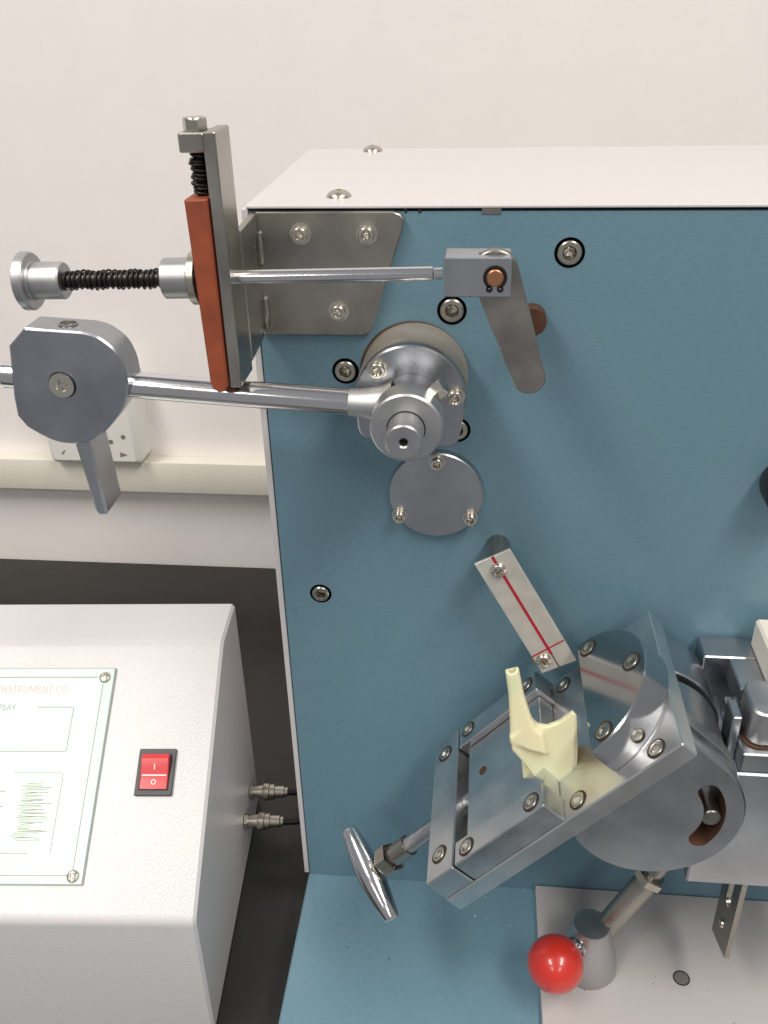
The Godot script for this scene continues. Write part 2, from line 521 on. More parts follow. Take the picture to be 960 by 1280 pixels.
	part("bracket_flange", prism(pts([0.0004, 0.3385, 0.0055, 0.3385, 0.0300, 0.3360, 0.0300, 0.3865, 0.0055, 0.3875, 0.0004, 0.3875]), 0.0, 0.0026, 0.0004), M.dull_steel, m, Transform3D(Basis(Vector3(0, 0, 1), Vector3(0, 1, 0), Vector3(-1, 0, 0)), Vector3(0.0034, 0, 0)))
	for y in [0.366, 0.3555]:
		part("weld_bead", lathe([[0.0, -0.007], [0.0012, -0.0062], [0.0018, -0.002], [0.0016, 0.003], [0.0011, 0.006], [0.0, 0.0068]], 14), M.dull_steel, m, Transform3D(Basis(), Vector3(0.0042, y + 0.008 * signf(y - 0.36), 0.0042)))
	var k := 0
	for p in [Vector2(0.0209, 0.3797), Vector2(0.0472, 0.3797), Vector2(0.0347, 0.3487)]:
		k += 1
		sub("screw", socket_head(0.0031, 0.0036, 0.5), M.plated_screw, br, along(Vector3(p.x, p.y, 0.0045), Vector3.BACK, k * 0.5))
		sub("washer", lathe([[0.0016, 0.0], [0.0043, 0.0], [0.0043, 0.0009], [0.0016, 0.0009]], 28), M.plated_screw, br, along(Vector3(p.x, p.y, 0.0036), Vector3.BACK))
	part("backing_plate", box(Vector3(-0.0013, 0.3325, 0.0302), Vector3(0.0031, 0.4229, 0.0492), 0.0004), M.dull_steel, m)
	part("rubber_pad", prism(pts([-0.0101, 0.4012, -0.0019, 0.4015, -0.0019, 0.3345, -0.0026, 0.3322, -0.0042, 0.3308, -0.0062, 0.3308, -0.0080, 0.3322, -0.0086, 0.3345]), 0.0300, 0.0500, 0.0005), M.red_rubber, m)
	var nb := part("nut_block", box(Vector3(-0.0106, 0.4160, 0.0345), Vector3(-0.0015, 0.4224, 0.0468), 0.0005), M.dull_steel, m)
	sub("bolt_head", hex_head(0.0042, 0.0042), M.zinc, nb, Transform3D(Basis(), Vector3(-0.0058, 0.4225, 0.0410)))
	sub("stud", threaded(0.0026, 0.022, 0.0009), M.grease, nb, Transform3D(Basis(), Vector3(-0.0057, 0.396, 0.0405)))
	var sp := PackedVector3Array()
	for a in 16 * 9 + 1:
		var t := a / 16.0
		sp.append(Vector3(cos(t * TAU) * 0.0031 - 0.0057 + 0.0004 * sin(t * 1.7), 0.4018 + t * 0.00155 + 0.0003 * sin(t * 2.3), sin(t * TAU) * 0.0033 + 0.0405))
	sub("spring", tube(sp, 0.00055, 7), M.grease, nb)
	# bushing of the plunger, with its washer, on the pad's left
	var pd := Vector3(0.9998, 0.0225, 0.0).normalized()
	part("plunger_bushing", lathe([[0.0031, 0.0], [0.0070, 0.0], [0.0074, 0.0004], [0.0074, 0.0105], [0.0, 0.0105]], 40), M.aluminium_turned, m, along(Vector3(-0.0243, 0.3714, 0.0395), pd))
	part("bushing_washer", lathe([[0.0, 0.0], [0.0094, 0.0], [0.0097, 0.0004], [0.0097, 0.0028], [0.0, 0.0028]], 40), M.zinc, m, along(Vector3(-0.0137, 0.3716, 0.0395), pd))
	# marked steel strip on two posts
	var sr := atan2(0.2489 - 0.2411, 0.1082 - 0.0930)
	var u := Vector2(cos(sr), sin(sr))
	var w := Vector2(sin(sr), -cos(sr))
	for p in [Vector2(0.1036, 0.2362), Vector2(0.1267, 0.1866)]:
		part("strip_post", lathe([[0.0, 0.0], [0.0057, 0.0], [0.0057, 0.0196], [0.0, 0.0196]], 36), M.dull_steel, m, along(Vector3(p.x, p.y, 0.0), Vector3.BACK))
	var o := Vector2(0.0930, 0.2386)
	u = Vector2(0.0152, 0.0085).normalized()
	w = Vector2(u.y, -u.x)
	var st := part("marker_strip", prism(PackedVector2Array([o, o + w * 0.0686, o + w * 0.0686 + u * 0.0175, o + u * 0.0175]), 0.0197, 0.0212, 0.0002), M.strip_metal, m)
	var c0 := o + u * 0.0089
	sub("red_line", prism(PackedVector2Array([c0 - u * 0.0007, c0 + w * 0.060 - u * 0.0007, c0 + w * 0.060 + u * 0.0007, c0 + u * 0.0007]), 0.0210, 0.0213, 0.0), M.marker_red, st)
	sub("red_line", prism(PackedVector2Array([o + w * 0.0572, o + w * 0.0580, o + w * 0.0556 + u * 0.0174, o + w * 0.0549 + u * 0.0174]), 0.0210, 0.02135, 0.0), M.marker_red, st)
	sub("dark_line", prism(PackedVector2Array([c0 + w * 0.060 - u * 0.0003, c0 + w * 0.0684 - u * 0.0003, c0 + w * 0.0684 + u * 0.0003, c0 + w * 0.060 + u * 0.0003]), 0.0210, 0.0213, 0.0), M.rust, st)
	for p in [Vector2(0.1036, 0.2362), Vector2(0.1267, 0.1866)]:
		sub("screw", cross_head(0.0038, 0.0022), M.plated_screw, st, along(Vector3(p.x, p.y, 0.0211), Vector3.BACK, p.y * 30))
	# black knob at the right
	part("knob", lathe([[0.0, 0.0], [0.0105, 0.0], [0.0112, 0.003], [0.0112, 0.012], [0.0098, 0.0155], [0.0, 0.0165]], 40), M.black_plastic, m, along(Vector3(0.2255, 0.274, 0.0003), Vector3.BACK))
	# fine swarf that lies on the base
	var cr := RandomNumberGenerator.new()
	cr.seed = 12
	for kind in [["crumb_white", 8], ["crumb_dark", 30]]:
		var b := MB.new()
		for j in kind[1]:
			var r := cr.randf_range(0.0002, 0.0004) if kind[0] == "crumb_white" else cr.randf_range(0.00015, 0.0004)
			var p := Vector3(cr.randf_range(0.085, 0.131), -0.0002, cr.randf_range(0.001, 0.03))
			if kind[0] == "crumb_dark":
				p = Vector3(cr.randfn(0.035, 0.018), -0.0002, cr.randfn(0.03, 0.014))
				if j % 4 == 0: p = Vector3(cr.randf_range(0.138, 0.24), 0.004, cr.randf_range(0.05, 0.08))
			b.add(lathe([[r, 0.0], [r * 0.9, r * 0.35], [r * 0.3, r * 0.6], [0.0, r * 0.6]], 7), Transform3D(Basis(Vector3.UP, cr.randf() * 6.0).scaled(Vector3(1, 1, cr.randf_range(0.5, 1.6))), p))
		var mi := part("swarf" if kind[0] == "crumb_white" else "dirt_specks", b, M[kind[0]], m)
		mi.set_meta("kind", "stuff")

func pendulum() -> void:
	var h := Vector3(0.0662, 0.3207, 0.037)      # where the rod's line meets the shaft
	var t := thing("pendulum", "aluminium pendulum with round weight at its left end, rod and hub", "pendulum", Transform3D(Basis(), h))
	var rd := Vector3(-0.0947, 0.0063, 0.0).normalized()
	part("rod", lathe([[0.0, 0.010], [0.0053, 0.010], [0.0053, 0.1635], [0.0048, 0.164], [0.0, 0.164]], 40), M.chrome, t, along(Vector3.ZERO, rd))
	part("rod_fillet", lathe([[0.0098, 0.0078], [0.0086, 0.0098], [0.0076, 0.0120], [0.0068, 0.0145], [0.0061, 0.0175], [0.00565, 0.0205], [0.0054, 0.0240]], 40), M.aluminium_turned, t, along(Vector3.ZERO, rd))
	part("hub", lathe([[0.0, -0.0083], [0.0106, -0.0083], [0.0104, -0.004], [0.0105, 0.0], [0.0109, 0.0030], [0.0117, 0.0055], [0.0128, 0.0075], [0.0135, 0.0092], [0.0137, 0.0110], [0.0137, 0.0202], [0.0130, 0.0209], [0.0073, 0.0209], [0.0071, 0.0203], [0.0, 0.0203]], 64), M.aluminium_turned, t, along(Vector3.ZERO, Vector3.BACK))
	part("shaft", lathe([[0.0068, 0.0], [0.0068, 0.0325], [0.0063, 0.0331], [0.0021, 0.0331], [0.0016, 0.0326], [0.0016, 0.022], [0.0, 0.021]], 48), M.aluminium_turned, t, along(Vector3.ZERO, Vector3.BACK))
	part("shaft_seat", lathe([[0.0068, 0.0], [0.0073, 0.0]], 40), M.black, t, along(Vector3(0, 0, 0.0206), Vector3.BACK))
	var sd := Vector3(0.735, 0.675, 0.08).normalized()
	part("set_screw", hex_head(0.0035, 0.0052), M.plated_screw, t, along(sd * 0.0132 + Vector3(0, 0, 0.0065), sd, 0.4))
	part("set_screw_shank", lathe([[0.0024, 0.0], [0.0024, 0.004]], 20), M.plated_screw, t, along(sd * 0.0115 + Vector3(0, 0, 0.0065), sd))
	# weight: outline measured on its face
	var o := PackedVector2Array()
	var face := 0.0445
	var rim := [-0.0884, 0.3462, -0.0805, 0.3536, -0.0555, 0.3518]
	for q in pts(rim): o.append(q)
	var arc := pts([-0.0580, 0.3522, -0.0520, 0.3504, -0.0465, 0.3457, -0.0440, 0.3402, -0.0432, 0.3345, -0.0437, 0.3290, -0.0458, 0.3232, -0.0502, 0.3172, -0.0562, 0.3108, -0.0630, 0.3066, -0.0700, 0.3049, -0.0769, 0.3056, -0.0829, 0.3084, -0.0886, 0.3122])
	o.remove_at(2)
	for j in arc.size() - 1:
		for f in 8: o.append(arc[j].cubic_interpolate(arc[j + 1], arc[maxi(j - 1, 0)], arc[mini(j + 2, arc.size() - 1)], f / 8.0))
	o.append(Vector2(-0.0886, 0.3122)); o.append(Vector2(-0.0915, 0.3168)); o.append(Vector2(-0.0913, 0.3249))
	for j in o.size(): o[j] -= Vector2(h.x, h.y)
	part("weight", prism(o, -0.0075, 0.0078, 0.0007), M.aluminium, t)
	var tp := pts([-0.0720, 0.3120, -0.0703, 0.3045, -0.0674, 0.2735, -0.0664, 0.2716, -0.0648, 0.2710, -0.0632, 0.2715, -0.0622, 0.2730, -0.0638, 0.3045, -0.0640, 0.3120])
	for j in tp.size(): tp[j] -= Vector2(h.x, h.y)
	part("striker_tail", prism(tp, -0.0110, 0.0070, 0.0010), M.ground_steel, t)
	var sc := Vector3(-0.0699 - h.x, 0.3307 - h.y, 0.0078)
	part("face_screw", cross_head(0.0050, 0.0011, true), M.plated_screw, t, along(sc, Vector3.BACK, 0.3))
	part("screw_rim", lathe([[0.0050, 0.0003], [0.0053, 0.0002], [0.0056, 0.0]], 40), M.black, t, along(sc, Vector3.BACK))
	part("grub_screw", lathe([[0.0030, 0.0], [0.0030, 0.0003], [0.0018, 0.0003], [0.0016, 0.0001, 1], [0.0, 0.0001]], 30), M.grub, t, along(Vector3(-0.0663 - h.x, 0.35262 - h.y, 0.0), Vector3(0.072, 1, 0)))
	part("grub_screw_rim", lathe([[0.0030, 0.0], [0.0032, 0.0006], [0.0038, 0.0006], [0.0039, 0.0]], 30), M.aluminium, t, along(Vector3(-0.0663 - h.x, 0.35262 - h.y, 0.0), Vector3(0.072, 1, 0)))

func plunger() -> void:
	var p0 := Vector3(-0.0795, 0.3701, 0.0395)
	var d := (Vector3(0.0790, 0.3738, 0.0400) - p0).normalized()
	var t := thing("plunger_rod", "spring loaded plunger rod with flanged knob at left and forked block at right", "plunger", along(p0, d))
	part("knob", lathe([[0.0, -0.0001], [0.0098, 0.0], [0.0108, 0.0008], [0.0108, 0.0034], [0.0102, 0.0042], [0.0072, 0.0042], [0.0069, 0.0046], [0.0069, 0.0160], [0.0064, 0.0166], [0.0, 0.0166]], 56), M.aluminium_turned, t)
	part("rod", lathe([[0.0, 0.016], [0.0026, 0.016], [0.0026, 0.1545], [0.0021, 0.155], [0.0021, 0.158], [0.0, 0.158]], 32), M.chrome, t)
	part("greased_rod", lathe([[0.0, 0.0166], [0.00275, 0.0166], [0.0029, 0.026], [0.00272, 0.035], [0.0029, 0.045], [0.0028, 0.0555], [0.0, 0.0555]], 24), M.grease, t)
	var sp := PackedVector3Array()
	for a in 16 * 19 + 1:
		var k := a / 16.0
		sp.append(Vector3(cos(k * TAU) * 0.0033 + 0.00025 * sin(k * 1.3), 0.0167 + k * 0.00203 + 0.0002 * sin(k * 2.1), sin(k * TAU) * 0.0033 + 0.0002 * cos(k * 0.9)))
	part("spring", tube(sp, 0.00045, 7), M.grease, t)
	# forked block: a U lying on its side, open to the right
	var inv := t.transform.affine_inverse()
	var U := pts([0.0793, -0.0470, 0.1027, -0.0470, 0.1027, -0.0430, 0.0915, -0.0430, 0.0915, -0.0380, 0.1027, -0.0380, 0.1027, -0.0335, 0.0793, -0.0335])
	var lay := Transform3D(Basis(Vector3(1, 0, 0), Vector3(0, 0, -1), Vector3(0, 1, 0)), Vector3.ZERO)    # polygon (x, -z), pulled up y
	var cl := part("fork_block", prism(U, 0.3672, 0.3812, 0.0004), M.ground_steel, t, inv * lay)
	sub("pin", lathe([[0.0, -0.016], [0.0030, -0.016], [0.0030, 0.0008], [0.0026, 0.0012], [0.0, 0.0012]], 28), M.copper, cl, inv * along(Vector3(0.0971, 0.3743, 0.0472), Vector3.BACK))
	var ec := circle(Vector2.ZERO, 0.0046, 30, 250, 650)
	var ring := PackedVector2Array()
	for a in range(-60, 241, 12): ring.append(Vector2(cos(a * DEG), sin(a * DEG)) * 0.0042)
	for a in range(240, -61, -12): ring.append(Vector2(cos(a * DEG), sin(a * DEG)) * 0.0031)
	sub("circlip", prism(ring, 0.0001, 0.0007, 0.0), M.grease, cl, inv * Transform3D(Basis(), Vector3(0.0971, 0.3743, 0.0470)))
	for s in [-1, 1]:
		sub("circlip_eye", lathe([[0.0005, 0.0], [0.0012, 0.0], [0.0012, 0.0006], [0.0005, 0.0006]], 16), M.grease, cl, inv * along(Vector3(0.0971 + s * 0.0019, 0.3703, 0.0471), Vector3.BACK))

func lever() -> void:
	var a := Vector2(0.0971, 0.3743)
	var b := Vector2(0.1112, 0.3352)
	var t := thing("release_lever", "dull steel release lever hanging from the forked block", "lever", Transform3D(Basis(), Vector3(a.x, a.y, 0.0405)))
	var ax := (b - a).normalized()
	var ang := rad_to_deg(ax.angle())
	var o := circle(Vector2.ZERO, 0.0084, 20, ang + 90, ang + 270)
	o.append_array(circle(b - a, 0.0060, 20, ang - 90, ang + 90))
	part("arm", prism(o, -0.0021, 0.0021, 0.0004), M.lever_steel, t)
	part("pivot_stud", lathe([[0.0, 0.0], [0.0056, 0.0], [0.0056, 0.008], [0.0, 0.008]], 32), M.rust, t, along(Vector3(0.1132 - a.x, 0.3457 - a.y, -0.0404), Vector3.BACK))

func carriage() -> void:
	var t := thing("slide_carriage", "machined steel slide block right of the tilting vise, carrying a cream block", "slide carriage", Transform3D(Basis(), Vector3(0.24, 0.097, 0.02)))
	var inv := t.transform.affine_inverse()
	part("lower_block", box(Vector3(0.1955, 0.097, 0.0165), Vector3(0.30, 0.1672, 0.068), 0.0008), M.ground_steel, t, inv)
	part("ledge", box(Vector3(0.2085, 0.1673, 0.030), Vector3(0.30, 0.1778, 0.0672), 0.0006), M.ground_steel, t, inv)
	part("back_wall", box(Vector3(0.2005, 0.08, 0.0015), Vector3(0.30, 0.19, 0.0172), 0.0006), M.ground_steel, t, inv)
	part("side_block", box(Vector3(0.2118, 0.1780, 0.0174), Vector3(0.30, 0.1898, 0.0390), 0.0006), M.ground_steel, t, inv)
	part("cheek", box(Vector3(0.2045, 0.16, 0.0465), Vector3(0.2084, 0.190, 0.0585), 0.0005), M.ground_steel, t, inv)
	var flat := Transform3D(Basis(Vector3(1, 0, 0), Vector3(0, 0, -1), Vector3(0, 1, 0)), Vector3.ZERO)
	var cl := part("clamp_block", prism(rect(0.2112, -0.0632, 0.27, -0.0400, 0.0055, 6), 0.1788, 0.1962, 0.0009), M.aluminium_turned, t, inv * flat)
	sub("stain", prism(rect(0.2100, -0.0640, 0.272, -0.0395, 0.0060, 6), 0.1779, 0.1787, 0.0002), M.rust, cl, inv * flat)
	part("cream_block", box(Vector3(0.2236, 0.1899, 0.0063), Vector3(0.262, 0.2052, 0.0390), 0.0012), M.cream_block, t, inv)
	# slotted scale plate hanging below
	var sl := CSGCombiner3D.new()
	sl.name = "slotted_plate"
	var zy := CSGPolygon3D.new()
	zy.polygon = pts([0.044, 0.0335, 0.067, 0.0425, 0.067, 0.112, 0.044, 0.112])
	zy.depth = 0.0024
	zy.material = M.dull_steel
	sl.add_child(zy)
	var cut := CSGPolygon3D.new()
	var so := circle(Vector2(0.0555, 0.070), 0.0032, 12, 180, 360)
	so.append_array(circle(Vector2(0.0555, 0.105), 0.0032, 12, 0, 180))
	cut.polygon = so
	cut.depth = 0.006
	cut.position.z = 0.002
	cut.operation = CSGShape3D.OPERATION_SUBTRACTION
	cut.material = M.dull_steel
	sl.add_child(cut)
	# polygon x becomes world z, depth runs along x
	sl.transform = inv * Transform3D(Basis(Vector3(0, 0, 1), Vector3(0, 1, 0), Vector3(-1, 0, 0)), Vector3(0.2215, 0, 0))
	t.add_child(sl)
	part("plate_screw", cross_head(0.0024, 0.0014), M.plated_screw, t, inv * along(Vector3(0.2213, 0.0535, 0.0555), Vector3.LEFT))

func vise() -> void:
	# local axes: x up the bed, y away from the bed's face, z towards the viewer
	var b := Basis(Vector3(0, 0, 1), TILT * DEG)
	var t := thing("specimen_vise", "polished steel tilting vise with screw driven slider and T handle", "vise", Transform3D(b, Vector3(0.0882, 0.1359, 0.0)))
	part("bed", box(Vector3(-0.0192, -0.0215, 0.0135), Vector3(0.1136, -0.0126, 0.1000), 0.0006), M.slider_steel, t)
	var eb := part("end_block", box(Vector3(-0.0186, -0.01255, 0.0137), Vector3(-0.0013, 0.0, 0.0998), 0.0006), M.rail_steel, t)
	var nr := part("near_rail", box(Vector3(-0.0004, -0.01255, 0.0872), Vector3(0.0529, 0.0, 0.0997), 0.0006), M.rail_steel, t)
	var fr := part("far_rail", box(Vector3(-0.0004, -0.01255, 0.0155), Vector3(0.0535, 0.0, 0.0290), 0.0006), M.rail_steel, t)
	var sl := part("slider", box(Vector3(0.0036, -0.0124, 0.0296), Vector3(0.0515, -0.0034, 0.0866), 0.0004), M.slider_steel, t)
	var jw := circle(Vector2(0.081, -0.058), 0.0345, 48, -90, 90)     # half round jaw, polygon (x, -z)
	var lay := Transform3D(Basis(Vector3(1, 0, 0), Vector3(0, 0, -1), Vector3(0, 1, 0)), Vector3.ZERO)
	var ja := part("round_jaw", prism(jw, -0.01255, 0.0018, 0.0006), M.polished, t, lay)
	var ls := func(parent: Node3D, x: float, y: float, z: float, r: float, k: float) -> void:
		sub("screw_bore", lathe([[0.0, -0.002], [r * 0.86, -0.0002], [r * 1.06, 0.00012], [r * 1.12, 0.0]], 36), M.bore_rim, parent, Transform3D(Basis(), Vector3(x, y + 0.0002, z)))
		sub("screw", socket_head(r * 0.88, 0.0016, 0.55), M.zinc, parent, Transform3D(Basis(Vector3.UP, k), Vector3(x, y - 0.0009, z)))
	ls.call(eb, -0.0104, 0.0, 0.0877, 0.0041, 0.2)
	ls.call(eb, -0.0103, 0.0, 0.0256, 0.0041, 0.9)
	ls.call(nr, 0.0074, 0.0, 0.0940, 0.0040, 0.5)
	ls.call(nr, 0.0463, 0.0, 0.0940, 0.0040, 0.1)
	ls.call(fr, 0.0062, 0.0, 0.0205, 0.0040, 0.7)
	ls.call(fr, 0.0466, 0.0, 0.0208, 0.0040, 0.3)
	var bed: Node3D = t.get_node("bed")
	ls.call(bed, 0.0592, -0.0126, 0.0205, 0.0040, 0.4)
	ls.call(bed, 0.0605, -0.0126, 0.0935, 0.0040, 0.8)
	ls.call(bed, 0.1018, -0.0126, 0.0941, 0.0040, 0.1)
	ls.call(ja, 0.0874, 0.0018, 0.0309, 0.0042, 0.6)
	ls.call(ja, 0.1082, 0.0018, 0.0590, 0.0042, 0.2)
	ls.call(ja, 0.0890, 0.0018, 0.0858, 0.0042, 0.9)
	sub("oil_hole", lathe([[0.0, 0.0001], [0.0017, 0.0001], [0.0018, 0.0003], [0.0022, 0.0002], [0.0023, 0.0]], 24), M.rust, sl, Transform3D(Basis(), Vector3(0.0136, -0.0033, 0.0512)))
	# screw, nut and T handle
	var ax := Vector3(0, -0.008, 0.058)
	part("clamp_screw", threaded(0.0041, 0.058, 0.00085), M.rail_steel, t, along(ax + Vector3(0.004, 0, 0), Vector3.LEFT))
	part("lock_nut", hex_head(0.0075, 0.0075), M.zinc, t, along(ax + Vector3(-0.0555, 0, 0), Vector3.LEFT, 0.3))
	part("screw_collar", lathe([[0.0, 0.0], [0.0052, 0.0], [0.0052, 0.012], [0.0, 0.012]], 30), M.dull_steel, t, along(ax + Vector3(-0.0435, 0, 0), Vector3.LEFT))
	var td := Vector3(0, -0.01706, 0.01738).normalized()
	part("tee_handle", lathe([[0.0, -0.0245], [0.0028, -0.0245], [0.0036, -0.0240], [0.0040, -0.0233], [0.0055, -0.014], [0.0066, -0.006], [0.0069, 0.0], [0.0066, 0.006], [0.0055, 0.014], [0.0040, 0.0233], [0.0036, 0.0240], [0.0028, 0.0245], [0.0, 0.0245]], 40), M.chrome, t, along(ax + Vector3(-0.0735, 0, 0), td))
	# swivel: front disc with its curved slot, and the barrel behind it
	var sc := Vector2(0.0756, -0.0424)
	var ch := -0.0217
	var dp := PackedVector2Array()
	var a0 := rad_to_deg(asin((ch - sc.y) / 0.036))
	for i in 49: 
		var a := lerpf(180.0 - a0, 360.0, i / 48.0) * DEG
		dp.append(sc + Vector2(cos(a), sin(a)) * 0.036)
	dp.append(Vector2(sc.x + 0.036, ch))
	var cs := CSGCombiner3D.new()
	cs.name = "swivel_disc"
	var body := CSGMesh3D.new()
	body.mesh = prism(dp, 0.0785, 0.0900, 0.0007).mesh()
	body.material = M.ground_steel
	cs.add_child(body)
	var slot := CSGPolygon3D.new()
	var sp := PackedVector2Array()
	var turn := -TILT
	for i in 17: 
		var a := (lerpf(-34, 34, i / 16.0) + turn) * DEG
		sp.append(sc + Vector2(cos(a), sin(a)) * 0.0282)
	for e in circle(sc + Vector2(cos((34 + turn) * DEG), sin((34 + turn) * DEG)) * 0.0238, 0.0044, 10, 34 + turn, 214 + turn).slice(1, -1): sp.append(e)
	for i in 17:
		var a := (lerpf(34, -34, i / 16.0) + turn) * DEG
		sp.append(sc + Vector2(cos(a), sin(a)) * 0.0194)
	for e in circle(sc + Vector2(cos((-34 + turn) * DEG), sin((-34 + turn) * DEG)) * 0.0238, 0.0044, 10, 146 + turn, 326 + turn).slice(1, -1): sp.append(e)
	slot.polygon = sp
	slot.depth = 0.03
	slot.position.z = 0.10
	slot.operation = CSGShape3D.OPERATION_SUBTRACTION
	slot.material = M.rust
	cs.add_child(slot)
	t.add_child(cs)
	var pa := (-8.0 + turn) * DEG
	part("stop_pin", lathe([[0.0, 0.0], [0.0042, 0.0], [0.0042, 0.0195], [0.0037, 0.02], [0.0, 0.02]], 32), M.dull_steel, t, along(Vector3(sc.x + cos(pa) * 0.0238, sc.y + sin(pa) * 0.0238, 0.068), Vector3.BACK))
	for q in [[0.0428, 0.0700, 0.0345, "barrel"], [0.0125, 0.0392, 0.0358, "rear_flange"]]:
		var bp := PackedVector2Array()
		var r: float = q[2]
		var e0 := rad_to_deg(asin((ch - 0.0002 - sc.y) / r))
		for i in 49:
			var a := lerpf(180.0 - e0, 360.0 + e0, i / 48.0) * DEG
			bp.append(sc + Vector2(cos(a), sin(a)) * r)
		part(q[3], prism(bp, q[0], q[1], 0.0006), M.ground_steel, t)
	part("back_disc", prism(dp, 0.0705, 0.0780, 0.0004), M.ground_steel, t)

# smooth moulded body: surface nets over a distance field
func sd_poly(p: Vector2, q: PackedVector2Array) -> float:
	var d := INF
	var s := 1.0
	var k := q.size()
	var j := k - 1
	for i in k:
		var e := q[j] - q[i]
		var w := p - q[i]
		var b := w - e * clampf(w.dot(e) / e.dot(e), 0.0, 1.0)
		d = minf(d, b.length_squared())
		var c1 := p.y >= q[i].y
		var c2 := p.y < q[j].y
		var c3 := e.x * w.y > e.y * w.x
		if (c1 and c2 and c3) or (not c1 and not c2 and not c3): s = -s
		j = i
	return s * sqrt(d)

func cone(p: Vector3, a: Vector3, b: Vector3, ra: float, rb: float, flat := 1.0) -> float:
	p.z *= flat
	var h := clampf((p - a).dot(b - a) / (b - a).length_squared(), 0.0, 1.0)
	return p.distance_to(a.lerp(b, h)) - lerpf(ra, rb, h)

func smin(a: float, b: float, k: float) -> float:
	var h := maxf(k - absf(a - b), 0.0) / k
	return minf(a, b) - h * h * k * 0.25

